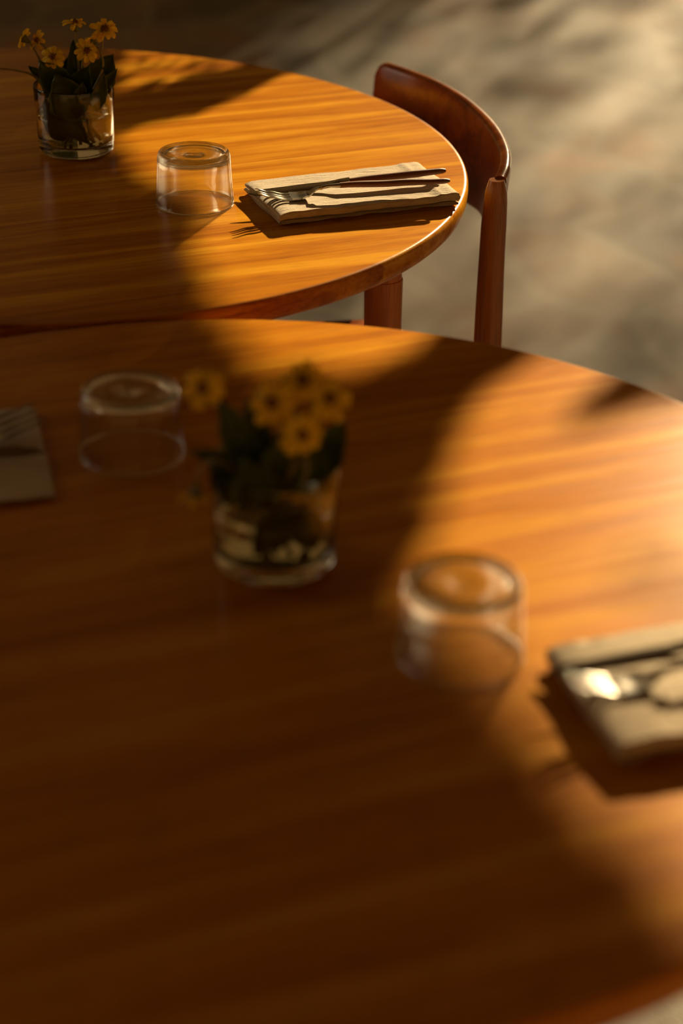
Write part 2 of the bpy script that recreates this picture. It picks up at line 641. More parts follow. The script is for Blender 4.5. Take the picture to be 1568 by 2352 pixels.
for a, b in zip(rings, rings[1:]):
    for k in range(len(a)):
        j = (k + 1) % len(a)
        bm.faces.new((a[k], a[j], b[j], b[k]))
bm.faces.new(rings[0][::-1])
bm.faces.new(rings[-1])
link('seat', bm, M['chair_bent'], chair, True, angle=50)
for a, b in (((0.165, 2.062, 0.40), (-0.230, 2.057, 0.40)), ((0.165, 2.062, 0.405), (0.044, 2.545, 0.405))):
    bm = bmesh.new()
    tube(bm, [cw(*a), cw(*b)], 0.016, 12, 0.6)
    link('seat_rail', bm, M['chair'], chair, True, angle=50)

# ------------------------------------------------------------------ tumblers (standing upside down)
GR, GT, GH = 0.0425, 0.0390, 0.0585


def make_tumbler(label, loc, rz):
    bm = bmesh.new()
    w = 0.0017
    hb = GH - 0.0085                               # underside of the thick base

    def ro(z):
        return GR - 0.0004 + (GT - GR) * (z / GH)
    prof = [(0.0, GH - 0.0020), (0.006, GH - 0.0016), (0.009, GH - 0.0022), (0.013, GH - 0.0030), (0.024, GH - 0.0022), (0.0315, GH - 0.0014), (0.0335, GH - 0.0004),
            (0.0350, GH), (0.0366, GH - 0.0006), (ro(GH) - 0.0006, GH - 0.0025), (ro(GH - 0.005), GH - 0.005), (ro(hb), hb), (ro(0.04), 0.04), (ro(0.02), 0.02), (ro(0.003), 0.003),
            (GR - 0.0003, 0.0008), (GR - 0.0011, 0.0002), (GR - w - 0.0002, 0.0008), (ro(0.003) - w, 0.003), (ro(0.02) - w, 0.02), (ro(0.04) - w, 0.04), (ro(hb) - w * 1.3, hb - 0.002),
            (ro(hb) - w * 2.2, hb + 0.0004), (0.0335, hb + 0.0016), (0.028, hb + 0.0020), (0.014, hb + 0.0012), (0.0, hb + 0.0008)]
    lathe(bm, prof, 96)
    o = link('tumbler', bm, M['glass'], loc=loc, rz=rz)
    return tag(o, label, 'glass', 'upturned tumblers on the tables')


tumblers = make_tumbler('upturned clear tumbler beside the napkin on the table with the chair', (-0.1612, 2.0097, T), 0.3)
dup(tumblers, (-0.1666, 1.3931, T), 1.2, 'upturned clear tumbler left of the blurred flower vase', 'upturned tumblers on the tables')
dup(tumblers, (0.0788, 1.0953, T), 2.1, 'largest blurred upturned tumbler, half in sunlight at the shadow edge', 'upturned tumblers on the tables')

# ------------------------------------------------------------------ vases
VH = 0.078


def make_vase(label, loc, rz):
    t = thing('glass_vase', label, 'vase', loc, rz, 'flower vases on the tables')
    bm = bmesh.new()
    out = [(0.0, 0.0012), (0.030, 0.0008), (0.0375, 0.0), (0.0405, 0.0008), (0.0425, 0.0030), (0.0434, 0.0065), (0.0440, 0.02), (0.0447, 0.04), (0.0455, 0.06), (0.0460, VH - 0.0012), (0.0457, VH - 0.0003),
           (0.0450, VH), (0.0442, VH - 0.0004), (0.0438, VH - 0.0014), (0.0432, 0.06), (0.0424, 0.04), (0.0417, 0.022), (0.0408, 0.0150), (0.0385, 0.0120), (0.030, 0.0110), (0.0, 0.0105)]
    lathe(bm, out, 112)
    link('vessel', bm, M['vase_glass'], t)
    return t


def make_water(label, loc):
    bm = bmesh.new()
    lathe(bm, [(0.0, 0.01052), (0.030, 0.01102), (0.0384, 0.01203), (0.04072, 0.01503), (0.0416, 0.022), (0.0423, 0.04), (0.04262, 0.0478), (0.0420, 0.0470), (0.0408, 0.0466), (0.0, 0.0464)], 96)
    o = link('water', bm, M['water'], loc=loc)
    return tag(o, label, 'water', kind='stuff')


VF = Vector((-0.3115, 2.1970, T))
VN = Vector((-0.0473, 1.2235, T))
make_vase('clear glass vase of flowers on the table with the chair', VF, 0)
make_water('clear water in the glass vase on the table with the chair', VF)
make_vase('blurred clear glass vase of flowers in the middle of the front table', VN, 0)
make_water('clear water in the blurred vase on the front table', VN)


# ------------------------------------------------------------------ flowers
def petal(bm, mtx, L, W, droop, cup=0.25):
    nl, nw = 7, 4
    g = []
    for i in range(nl + 1):
        u = i / nl
        w = W * (0.35 + 0.65 * math.sin(math.pi * min(1, 0.15 + u * 0.62))) * (1.0 if u < 0.9 else 0.82)
        row = []
        for j in range(nw + 1):
            v = j / nw * 2 - 1
            notch = -0.05 * L * (abs(v) > 0.3) * (u > 0.95) * (abs(v))
            x = u * L + notch
            z = L * (0.18 * u - droop * u * u) + W * cup * (abs(v) ** 2 - 0.3) * (0.4 + 0.6 * u)
            row.append(bm.verts.new(mtx @ Vector((x, v * w * 0.5, z))))
        g.append(row)
    for i in range(nl):
        for j in range(nw):
            bm.faces.new((g[i][j], g[i + 1][j], g[i + 1][j + 1], g[i][j + 1]))


def leaf_blade(bm, base, tip, width, face, curl=0.12, wave=0.04):
    base, tip = Vector(base), Vector(tip)
    d = tip - base
    L = d.length
    t = d.normalized()
    face = Vector(face)
    s = t.cross(face).normalized()
    n = s.cross(t).normalized()
    nl, nw = 14, 6
    g = []
    for i in range(nl + 1):
        u = i / nl
        w = width * (math.sin(math.pi * u ** 0.72) ** 0.85 if 0 < u < 1 else 0.0) + width * 0.03
        row = []
        for j in range(nw + 1):
            v = j / nw * 2 - 1
            edge = wave * width * math.sin(u * 26 + j) * (abs(v) > 0.9)
            p = base + t * (u * L) + s * (v * w * 0.5 + edge * 0.6) + n * (curl * L * (u * u - u) * -1.4 + width * 0.22 * v * v + wave * width * math.sin(u * 9 + v * 2))
            row.append(bm.verts.new(p))
        g.append(row)
    for i in range(nl):
        for j in range(nw):
            bm.faces.new((g[i][j], g[i + 1][j], g[i + 1][j + 1], g[i][j + 1]))


def solidify(o, th):
    md = o.modifiers.new('thickness', 'SOLIDIFY')
    md.thickness = th
    md.offset = 0


def make_flower(label, foot, mid, head, facing, size, seed, leaves=(), group='yellow flowers', npet=9, droop=0.35, bud=False):
    """foot/mid/head and leaves are offsets from the vase's base centre."""
    rg = random.Random(seed)
    V, vase_loc = group
    root = thing('bud' if bud else 'yellow_flower', label, 'flower', vase_loc + Vector(foot), 0.0, V)
    F = Vector(foot)
    rel = [Vector(p) - F for p in ([foot] + list(mid) + [head])]
    path = spline(rel, 22)
    bm = bmesh.new()
    tube(bm, path, [0.0017 - 0.0007 * (i / 22) for i in range(23)], 8)
    link('stem', bm, M['stem'], root)
    H = rel[-1]
    z = Vector(facing).normalized()
    q = z.to_track_quat('Z', 'Y').to_matrix().to_4x4()
    base = Matrix.Translation(H) @ q
    bm = bmesh.new()
    lathe(bm, [(0, -0.002), (0.0016, -0.0015), (0.0030, 0.002), (0.0048 if not bud else 0.0036, 0.006), (0.0050 if not bud else 0.002, 0.0078), (0.0, 0.0080)], 16)
    bmesh.ops.transform(bm, matrix=base @ Matrix.Scale(size / 0.022, 4), verts=bm.verts)
    link('calyx', bm, M['calyx'], root)
    if not bud:
        c = base @ Matrix.Translation((0, 0, 0.0078 * size / 0.022))
        bm = bmesh.new()
        for k in range(npet):
            a = 2 * math.pi * k / npet + rg.uniform(-0.14, 0.14)
            m = c @ Matrix.Rotation(a, 4, 'Z') @ Matrix.Translation((size * 0.10, 0, 0)) @ Matrix.Rotation(rg.uniform(-0.25, 0.2), 4, 'Y') @ Matrix.Rotation(rg.uniform(-0.3, 0.3), 4, 'X')
            petal(bm, m, size * 0.48 * rg.uniform(0.85, 1.12), size * 0.26 * rg.uniform(0.9, 1.15), droop + rg.uniform(-0.12, 0.18))
        solidify(link('petals', bm, M['petal'], root), 0.0004)
        bm = bmesh.new()
        lathe(bm, [(0.0, 0.0024), (0.0020, 0.0021), (0.0032, 0.0011), (0.0035, 0.0), (0.0030, -0.0008), (0.0, -0.001)], 18)
        for v in bm.verts:
            v.co *= 1 + 0.12 * noise.noise(v.co * 1500)
        for k in range(16):
            a, r_ = rg.uniform(0, 6.28), rg.uniform(0.0004, 0.0030)
            p = Vector((r_ * math.cos(a), r_ * math.sin(a), 0.0008))
            tube(bm, [p, p + Vector((p.x * 0.3, p.y * 0.3, 0.0028))], [0.0004, 0.0003], 5)
        bmesh.ops.transform(bm, matrix=c @ Matrix.Scale(size / 0.022, 4), verts=bm.verts)
        link('flower_disc', bm, M['disc'], root)
    for (b, tp, w, fc) in leaves:
        bm = bmesh.new()
        leaf_blade(bm, Vector(b) - F, Vector(tp) - F, w, fc)
        solidify(link('leaf', bm, M['leaf'], root), 0.0005)
    return root


GF = ('yellow flowers in the vase on the table with the chair', VF)
CAM = Vector((0.13, -0.95, 0.28))               # roughly towards the viewer


def far(x, y, z):
    return (x - VF.x, y - VF.y, z)


make_flower('yellow flower seen from behind, hooked stem, left side of the vase bouquet', (0.014, -0.012, 0.0125), [(-0.006, -0.010, 0.055), (-0.030, -0.006, 0.095), (-0.0425, -0.002, 0.118)], (-0.0475, -0.002, 0.1255), (-0.85, 0.35, 0.45), 0.021, 1,
            [((-0.008, -0.014, 0.068), (-0.034, -0.030, 0.112), 0.036, (0.1, -0.9, 0.4)), ((-0.024, 0.006, 0.07), (-0.052, 0.010, 0.094), 0.014, (-0.2, -0.6, 0.7))], GF)
make_flower('small yellow flower between the hooked flower and the lower daisy', (0.020, 0.006, 0.0125), [(0.002, 0.004, 0.05), (-0.018, 0.004, 0.09), (-0.027, 0.004, 0.112)], (-0.0335, 0.003, 0.1235), (-0.55, -0.55, 0.45), 0.020, 2, [], GF, 7)
make_flower('yellow flower facing forward, lowest of the blooms in the sharp vase', (0.006, -0.014, 0.0125), [(0.002, -0.016, 0.05), (-0.006, -0.018, 0.085), (-0.012, -0.020, 0.100)], (-0.0165, -0.020, 0.112), (-0.15, -0.90, 0.40), 0.0235, 3,
            [((0.004, -0.020, 0.048), (-0.016, -0.034, 0.099), 0.046, (0.15, -0.95, 0.25)), ((-0.010, -0.016, 0.018), (-0.0330, -0.012, 0.060), 0.024, (0.2, -0.9, 0.2))], GF)
make_flower('yellow flower on the tallest upright stem, seen from the side', (0.016, -0.004, 0.0125), [(0.010, -0.006, 0.055), (0.008, -0.006, 0.100)], (0.0065, -0.006, 0.1400), (-0.02, -0.10, 1.0), 0.0245, 4,
            [((0.006, 0.004, 0.066), (0.002, 0.008, 0.126), 0.020, (-0.1, -0.9, 0.3)), ((0.010, -0.010, 0.060), (0.024, -0.026, 0.106), 0.036, (-0.2, -0.9, 0.4))], GF, 8, 0.45)
make_flower('large yellow flower at the upper right of the sharp vase bouquet', (-0.006, 0.004, 0.0125), [(0.012, 0.000, 0.06), (0.030, 0.002, 0.100)], (0.0365, 0.002, 0.1330), (0.20, -0.50, 0.80), 0.0275, 5,
            [((0.018, 0.002, 0.066), (0.047, 0.002, 0.112), 0.038, (0.1, -0.95, 0.25)), ((0.030, -0.010, 0.074), (0.053, -0.020, 0.101), 0.014, (0.5, -0.7, 0.4))], GF, 9, 0.4)
make_flower('yellow flower tipped forward beside the tallest stem', (0.010, 0.010, 0.0125), [(0.010, -0.002, 0.06), (0.012, -0.010, 0.098)], (0.0170, -0.014, 0.1170), (0.35, -0.78, 0.45), 0.0250, 6,
            [((0.004, 0.010, 0.052), (-0.006, 0.018, 0.104), 0.034, (-0.1, -0.95, 0.3)), ((-0.012, -0.024, 0.052), (0.014, -0.022, 0.016), 0.020, (0.2, -0.9, 0.3))], GF, 10)
make_flower('yellow flower turned away, dark calyx showing below the large flower', (-0.010, -0.008, 0.0125), [(0.016, -0.014, 0.06), (0.036, -0.016, 0.098), (0.0345, -0.014, 0.118)], (0.0300, -0.010, 0.1235), (-0.65, 0.30, 0.30), 0.0240, 7,
            [((0.026, -0.026, 0.056), (0.0400, -0.036, 0.100), 0.018, (0.3, -0.9, 0.2)), ((0.010, -0.030, 0.064), (0.016, -0.036, 0.090), 0.016, (0.1, -0.95, 0.2))], GF)
make_flower('closed green bud on a long thin stem reaching left out of the vase', (0.018, -0.006, 0.0125), [(-0.012, -0.010, 0.055), (-0.040, -0.014, 0.088), (-0.060, -0.018, 0.0965)], (-0.0800, -0.022, 0.1000), (-1.0, -0.1, 0.15), 0.020, 8, [], GF, bud=True)

GN = ('yellow flowers in the blurred vase on the front table', VN)
make_flower('blurred yellow flower standing apart on the left of the front bouquet', (0.010, -0.010, 0.0125), [(-0.010, -0.006, 0.06), (-0.034, -0.002, 0.110)], (-0.0450, -0.002, 0.1320), (-0.3, -0.80, 0.5), 0.027, 11,
            [((-0.014, -0.004, 0.068), (-0.0380, -0.004, 0.128), 0.026, (0.2, -0.9, 0.3)), ((-0.016, -0.010, 0.060), (-0.0440, -0.016, 0.088), 0.036, (0.1, -0.9, 0.4)), ((-0.028, -0.006, 0.078), (-0.0590, -0.006, 0.0860), 0.011, (0, -0.6, 0.8))], GN)
make_flower('blurred yellow flower leftmost of the tight upper cluster', (0.016, 0.004, 0.0125), [(0.006, -0.002, 0.06), (0.002, -0.010, 0.110)], (0.0025, -0.014, 0.1290), (-0.25, -0.85, 0.35), 0.029, 12,
            [((-0.006, 0.000, 0.070), (-0.0190, 0.002, 0.126), 0.022, (0.1, -0.9, 0.3)), ((0.004, -0.018, 0.060), (0.0100, -0.026, 0.116), 0.032, (0.0, -0.95, 0.3))], GN)
make_flower('blurred yellow flower at the top of the tight cluster', (-0.004, 0.008, 0.0125), [(0.008, 0.004, 0.06), (0.015, 0.000, 0.110)], (0.0200, -0.004, 0.1360), (0.0, -0.65, 0.75), 0.028, 13,
            [((0.006, -0.006, 0.066), (0.0020, -0.016, 0.106), 0.036, (0.1, -0.95, 0.3))], GN)
make_flower('blurred yellow flower rightmost of the tight upper cluster', (-0.010, -0.006, 0.0125), [(0.012, -0.008, 0.06), (0.028, -0.010, 0.105)], (0.0340, -0.012, 0.1280), (0.40, -0.65, 0.60), 0.029, 14,
            [((0.024, 0.002, 0.066), (0.0500, 0.004, 0.108), 0.030, (-0.1, -0.95, 0.3)), ((0.018, -0.010, 0.058), (0.0320, -0.020, 0.102), 0.030, (0.2, -0.95, 0.3))], GN)
make_flower('blurred yellow flower lowest and foremost of the tight upper cluster', (-0.006, -0.014, 0.0125), [(0.006, -0.022, 0.06), (0.016, -0.030, 0.098)], (0.0190, -0.032, 0.1150), (0.15, -0.92, 0.25), 0.026, 15,
            [((-0.006, -0.028, 0.058), (-0.0200, -0.036, 0.100), 0.034, (0.0, -0.95, 0.3)), ((0.010, -0.024, 0.052), (-0.012, -0.026, 0.022), 0.024, (0.1, -0.95, 0.2)), ((0.018, -0.018, 0.050), (0.026, -0.020, 0.022), 0.024, (0.0, -0.95, 0.2))], GN)
make_flower('blurred yellow flower drooping over the rim of the front vase', (0.0, -0.004, 0.0125), [(0.010, -0.020, 0.07), (0.022, -0.036, 0.098), (0.0235, -0.046, 0.093)], (0.0205, -0.049, 0.0850), (-0.25, -0.45, -0.85), 0.022, 16, [], GN, 6, -0.15)
make_flower('blurred wilted yellow flower hanging outside the left rim of the front vase', (0.014, 0.010, 0.0125), [(-0.016, -0.010, 0.066), (-0.040, -0.024, 0.090), (-0.0500, -0.030, 0.084)], (-0.0520, -0.032, 0.074), (-0.15, -0.25, -0.95), 0.021, 17, [], GN, 6, -0.15)


# ------------------------------------------------------------------ napkins
def folded_strip(path, th):
    """Outline of a cloth strip of thickness th following a 2-D centre line."""
    L, Rr = [], []
    for i, p in enumerate(path):
        t = (path[min(i + 1, len(path) - 1)] - path[max(i - 1, 0)]).normalized()
        n = Vector((-t.y, t.x))
        L.append(p + n * th / 2)
        Rr.append(p - n * th / 2)
    return L + Rr[::-1]


def make_napkin(name, label, cx, cy, rz, L, Wd, layers, th, gap, seed, ruffle=0.0018, lift=0.004):
    """Cross-section in (depth, height): a zig-zag of layers; extruded along the length."""
    pts = []
    z = th / 2 + 0.0004
    n = 16
    ext = [0.0, 0.004, -0.002, 0.003, 0.0]
    for k in range(layers):
        f0, f1 = 0.0, Wd - (0.005 if k == 0 else 0.0) + ext[k % 5] * 0.6
        xs = [f0 + (f1 - f0) * i / n for i in range(n + 1)]
        if k % 2:
            xs = xs[::-1]
        for x in xs:
            pts.append(Vector((x, z)))
        if k < layers - 1:
            gk = gap * (0.2, 0.3, 1.6, 1.0)[(k + 4 - layers) % 4 if layers >= 4 else 3] if layers > 2 else gap
            zc = z + (th + gk) / 2
            xe = xs[-1]
            sgn = 1 if k % 2 == 0 else -1
            for j in range(1, 8):
                a = -math.pi / 2 + math.pi * j / 8
                pts.append(Vector((xe + sgn * (th + gk) * 0.62 * math.cos(a), zc + (th + gk) / 2 * math.sin(a))))
            z += th + gk
    out = folded_strip(pts, th)
    top = z + th / 2
    bm = bmesh.new()
    nl = 110
    rings = []
    for i in range(nl + 1):
        u = i / nl
        x = (u - 0.5) * L
        ring = []
        for p in out:
            d, h = p.x, p.y
            hn = h / top
            y = Wd / 2 - d                               # back is +y, front -y
            wob = noise.noise(Vector((x * 26, hn * 2.2 + seed, d * 5))) * 0.0016
            front = max(0.0, d / Wd - 0.8) * 5
            y += wob * 1.6 - front * ruffle * 1.7 * noise.noise(Vector((x * 48 + seed, hn * 4, 0))) * (1.45 - hn)
            xx = x + (0.0035 * noise.noise(Vector((d * 18, hn * 3, seed + 9))) + (hn - 0.5) * 0.003) * (abs(u - 0.5) * 2) ** 4 * (1 if u > 0.5 else -1)
            sag = 0.0016 * noise.noise(Vector((x * 16, d * 22, seed))) + 0.0005 * noise.noise(Vector((x * 30, d * 170, seed)))
            sag += front * hn * 0.0010 * noise.noise(Vector((x * 60, 3.0, seed)))
            rise = lift * max(0.0, (u - 0.80) / 0.20) ** 2 * (0.3 + 0.7 * hn)
            ridge = lift * 0.30 * math.exp(-((u - 0.90) / 0.022) ** 2) * hn
            zz = h * (1 + 0.06 * noise.noise(Vector((x * 12, seed, 1)))) + (sag + rise + ridge) * hn
            zz *= 1 - 0.20 * math.exp(-(0.5 - abs(u - 0.5)) * L / 0.0045)
            ring.append(bm.verts.new((xx, y, max(zz, 0.0004))))
        rings.append(ring)
    m = len(out)
    for a, b in zip(rings, rings[1:]):
        for k in range(m):
            j = (k + 1) % m
            bm.faces.new((a[k], a[j], b[j], b[k]))
    for ring in (rings[0], rings[-1]):                   # close the two ends layer by layer
        for k in range(m // 2 - 1):
            bm.faces.new((ring[k], ring[k + 1], ring[m - 2 - k], ring[m - 1 - k]))
    o = link(name, bm, M['cloth'], loc=(cx, cy, T), rz=rz, angle=70)
    return tag(o, label, 'napkin', 'folded cloth napkins')


make_napkin('napkin', 'folded cream cotton napkin under sharp fork and knife by the chair', 0.0060, 2.0275, R(21), 0.203, 0.112, 4, 0.0024, 0.0020, 1.3)
make_napkin('napkin', 'blurred thick cream napkin in sunlight under a glinting fork', 0.2490, 1.0580, R(17), 0.205, 0.113, 4, 0.0029, 0.0024, 5.1)
make_napkin('napkin', 'flat folded cream napkin in shade at the left edge', -0.3360, 1.3650, R(14), 0.205, 0.160, 2, 0.0022, 0.0004, 8.7, 0.0006, 0.0)


# ------------------------------------------------------------------ cutlery (built along +x from the tip, lying on z = 0)
def fork_z(x):
    return lerp_list([(0.0, 0.0105), (0.014, 0.0058), (0.032, 0.0016), (0.044, 0.0012), (0.054, 0.0026), (0.066, 0.0088), (0.076, 0.0110), (0.095, 0.0104), (0.150, 0.0078), (0.21, 0.0052)], x)


def make_fork(label, loc, rz, tilt=0.0):
    t = thing('fork', label, 'fork', loc, rz, 'forks on the napkins')
    t.rotation_euler = (0, tilt, rz)
    bm = bmesh.new()
    th = 0.0009
    nx = 26
    g = []
    for i in range(nx + 1):                              # palm of the fork
        x = 0.036 + 0.034 * i / nx
        hw = lerp_list([(0.036, 0.0118), (0.046, 0.0112), (0.054, 0.0085), (0.060, 0.0048), (0.066, 0.0031), (0.071, 0.0028)], x)
        row = []
        for j in range(13):
            v = j / 6 - 1
            z = fork_z(x) + 0.0016 * v * v * min(1, hw / 0.01)
            row.append((Vector((x, v * hw, z + th)), Vector((x, v * hw, z - th))))
        g.append([(bm.verts.new(a), bm.verts.new(b)) for a, b in row])
    for i in range(nx):
        for j in range(12):
            a, b, c, d = g[i][j], g[i + 1][j], g[i + 1][j + 1], g[i][j + 1]
            bm.faces.new((a[0], b[0], c[0], d[0]))
            bm.faces.new((a[1], d[1], c[1], b[1]))
        for j in (0, 12):
            a, b = g[i][j], g[i + 1][j]
            bm.faces.new((a[0], a[1], b[1], b[0]))
    for i in (0, nx):
        for j in range(12):
            a, b = g[i][j], g[i][j + 1]
            bm.faces.new((a[0], b[0], b[1], a[1]))
    for k in range(4):                                   # tines
        y0 = -0.0097 + k * 0.00647
        rings = []
        for i in range(23):
            x = 0.0375 * i / 22
            w = lerp_list([(0.0, 0.0004), (0.006, 0.0011), (0.0375, 0.0018)], x)
            tt = lerp_list([(0.0, 0.0004), (0.01, 0.0009), (0.0375, 0.0009)], x)
            y = y0 * (0.93 + 0.07 * x / 0.0375)
            z = fork_z(x) + 0.0016 * (y / 0.0118) ** 2
            rings.append([bm.verts.new((x, y + sx * w, z + sz * tt)) for sx, sz in ((-1, -0.6), (-0.6, -1), (0.6, -1), (1, -0.6), (1, 0.6), (0.6, 1), (-0.6, 1), (-1, 0.6))])
        for a, b in zip(rings, rings[1:]):
            for q in range(8):
                bm.faces.new((a[q], a[(q + 1) % 8], b[(q + 1) % 8], b[q]))
        bm.faces.new(rings[0][::-1])
        bm.faces.new(rings[-1])
    xs = [0.068 + 0.022 * i / 10 for i in range(11)]     # neck
    tube(bm, [(x, 0, fork_z(x)) for x in xs], [lerp_list([(0.068, 0.0029), (0.076, 0.0025), (0.09, 0.0034)], x) for x in xs], 14, 0.75)
    link('head', bm, M['steel'], t, angle=45)
    bm = bmesh.new()
    xs = [0.0895 + 0.1205 * i / 30 for i in range(31)]
    tube(bm, [(x, 0, fork_z(x)) for x in xs], [lerp_list([(0.0895, 0.0035), (0.12, 0.0042), (0.16, 0.0044), (0.2, 0.0036), (0.2085, 0.0032), (0.21, 0.0020)], x) for x in xs], 16, 0.82)
    link('handle', bm, M['handle'], t, angle=60)
    return t


def make_knife(label, loc, rz, tilt=0.0):
    t = thing('table_knife', label, 'knife', loc, rz, 'knives on the napkins')
    t.rotation_euler = (0, tilt, rz)
    bm = bmesh.new()
    rings = []
    n = 34
    for i in range(n + 1):
        x = 0.112 * i / n
        up = lerp_list([(0.0, 0.0006), (0.006, 0.0022), (0.02, 0.0034), (0.07, 0.0042), (0.096, 0.0038), (0.112, 0.0034)], x)
        dn = lerp_list([(0.0, 0.0006), (0.008, 0.0042), (0.024, 0.0062), (0.065, 0.0058), (0.092, 0.0042), (0.112, 0.0034)], x)
        th = lerp_list([(0.0, 0.0004), (0.03, 0.0008), (0.09, 0.0012), (0.112, 0.0026)], x)
        zc = lerp_list([(0.0, 0.0012), (0.08, 0.0016), (0.112, 0.0040)], x)
        rings.append([bm.verts.new((x, y, zc + z)) for y, z in ((up, -th), (up, th), (up * 0.4, th * 1.2), (-dn * 0.5, th), (-dn, 0.0002), (-dn, -0.0002), (-dn * 0.5, -th), (up * 0.4, -th * 1.2))])
    for a, b in zip(rings, rings[1:]):
        for q in range(8):
            bm.faces.new((a[q], a[(q + 1) % 8], b[(q + 1) % 8], b[q]))
    bm.faces.new(rings[0][::-1])
    bm.faces.new(rings[-1])
    link('blade', bm, M['steel'], t, angle=35)
    bm = bmesh.new()
    xs = [0.1115 + 0.109 * i / 30 for i in range(31)]
    tube(bm, [(x, 0, 0.0042 + 0.0008 * (x - 0.11) / 0.1) for x in xs], [lerp_list([(0.1115, 0.0036), (0.14, 0.0044), (0.18, 0.0044), (0.21, 0.0036), (0.2185, 0.0032), (0.2205, 0.0020)], x) for x in xs], 16, 0.82)
    link('handle', bm, M['handle'], t, angle=60)
    return t


fork = make_fork('sharp steel fork with wooden handle on the napkin by the chair', (-0.0930, 1.9755, T + 0.0140), R(12.6), R(-1.6))
knife = make_knife('sharp steel knife with wooden handle behind the fork by the chair', (-0.1034, 1.9925, T + 0.0135), R(16.6), R(-1.4))
knife.rotation_euler = (R(32), R(-1.4), R(16.6))
knife.location.z += 0.0030
f2 = dup(fork, (0.1400, 1.0230, T + 0.0162), R(13), 'blurred steel fork glinting white in sunlight on thick napkin', 'forks on the napkins')
f2.rotation_euler = (0, R(-1.0), R(13))
k2 = dup(knife, (0.1310, 1.0480, T + 0.0152), R(17), 'blurred knife behind the glinting fork on thick napkin', 'knives on the napkins')
k2.rotation_euler = (R(20), R(-1.0), R(17))
k2.location.z += 0.002
f3 = dup(fork, (-0.2470, 1.4305, T + 0.0052), R(180 + 36), 'blurred dark fork on the flat napkin in shade', 'forks on the napkins')
k3 = dup(knife, (-0.2325, 1.3735, T + 0.0054), R(180 + 8), 'blurred knife in front of the fork on the flat napkin in shade', 'knives on the napkins')
f3.rotation_euler = (R(-34), 0, R(180 + 36))
f3.location.z += 0.0060
k3.rotation_euler = (R(-48), 0, R(180 + 8))
k3.location.z += 0.0042

# ------------------------------------------------------------------ unseen tree added before the low sun, leaves placed around the wanted sun patches
LIT_A = [(-0.279, 2.258), (-0.234, 2.305), (-0.184, 2.342), (-0.13, 2.435), (-0.084, 2.537), (-0.021, 2.56), (0.111, 2.45), (0.167, 2.241), (0.154, 2.018), (0.096, 1.866), (0.029, 1.766), (-0.04, 1.701), (-0.11, 1.678), (-0.119, 1.727), (-0.136, 1.796), (-0.157, 1.87), (-0.153, 1.916), (-0.147, 1.992), (-0.177, 2.05), (-0.226, 2.109)]
LIT_A2 = [(-0.338, 2.80), (-0.229, 2.80), (-0.111, 2.70), (-0.115, 2.62), (-0.137, 2.59), (-0.196, 2.51), (-0.274, 2.45), (-0.293, 2.40)]
LIT_B = [(-0.112, 1.75), (-0.037, 1.75), (0.035, 1.73), (0.092, 1.690), (0.076, 1.640), (0.048, 1.600), (0.026, 1.565), (-0.057, 1.575), (-0.080, 1.590), (-0.099, 1.657)]
LIT_C = [(0.189, 1.63), (0.244, 1.601), (0.239, 1.558), (0.205, 1.52), (0.185, 1.471), (0.193, 1.445), (0.229, 1.472), (0.261, 1.499), (0.288, 1.509), (0.40, 1.52), (0.42, 1.362), (0.42, 1.001), (0.40, 0.60), (0.245, 0.60), (0.228, 0.765), (0.208, 0.82), (0.191, 0.866), (0.174, 0.91), (0.155, 0.952), (0.145, 0.979), (0.130, 1.016), (0.108, 1.056), (0.090, 1.115), (0.071, 1.16), (0.049, 1.202), (0.069, 1.268), (0.087, 1.37), (0.098, 1.451), (0.12, 1.522), (0.149, 1.569)]
TREE_Y = 3.60


def to_tree(x, y):
    s = (TREE_Y - y) / TO_SUN.y
    return Vector((x + TO_SUN.x * s, T + TO_SUN.z * s))


def inside(p, poly):
    c = False
    for a, b in zip(poly, poly[1:] + poly[:1]):
        if (a.y > p.y) != (b.y > p.y) and p.x < (b.x - a.x) * (p.y - a.y) / (b.y - a.y) + a.x:
            c = not c
    return c


def edge_dist(p, poly):
    best = 9.0
    for a, b in zip(poly, poly[1:] + poly[:1]):
        d = b - a
        t = max(0, min(1, (p - a).dot(d) / max(1e-9, d.dot(d))))
        best = min(best, (p - (a + d * t)).length)
    return best


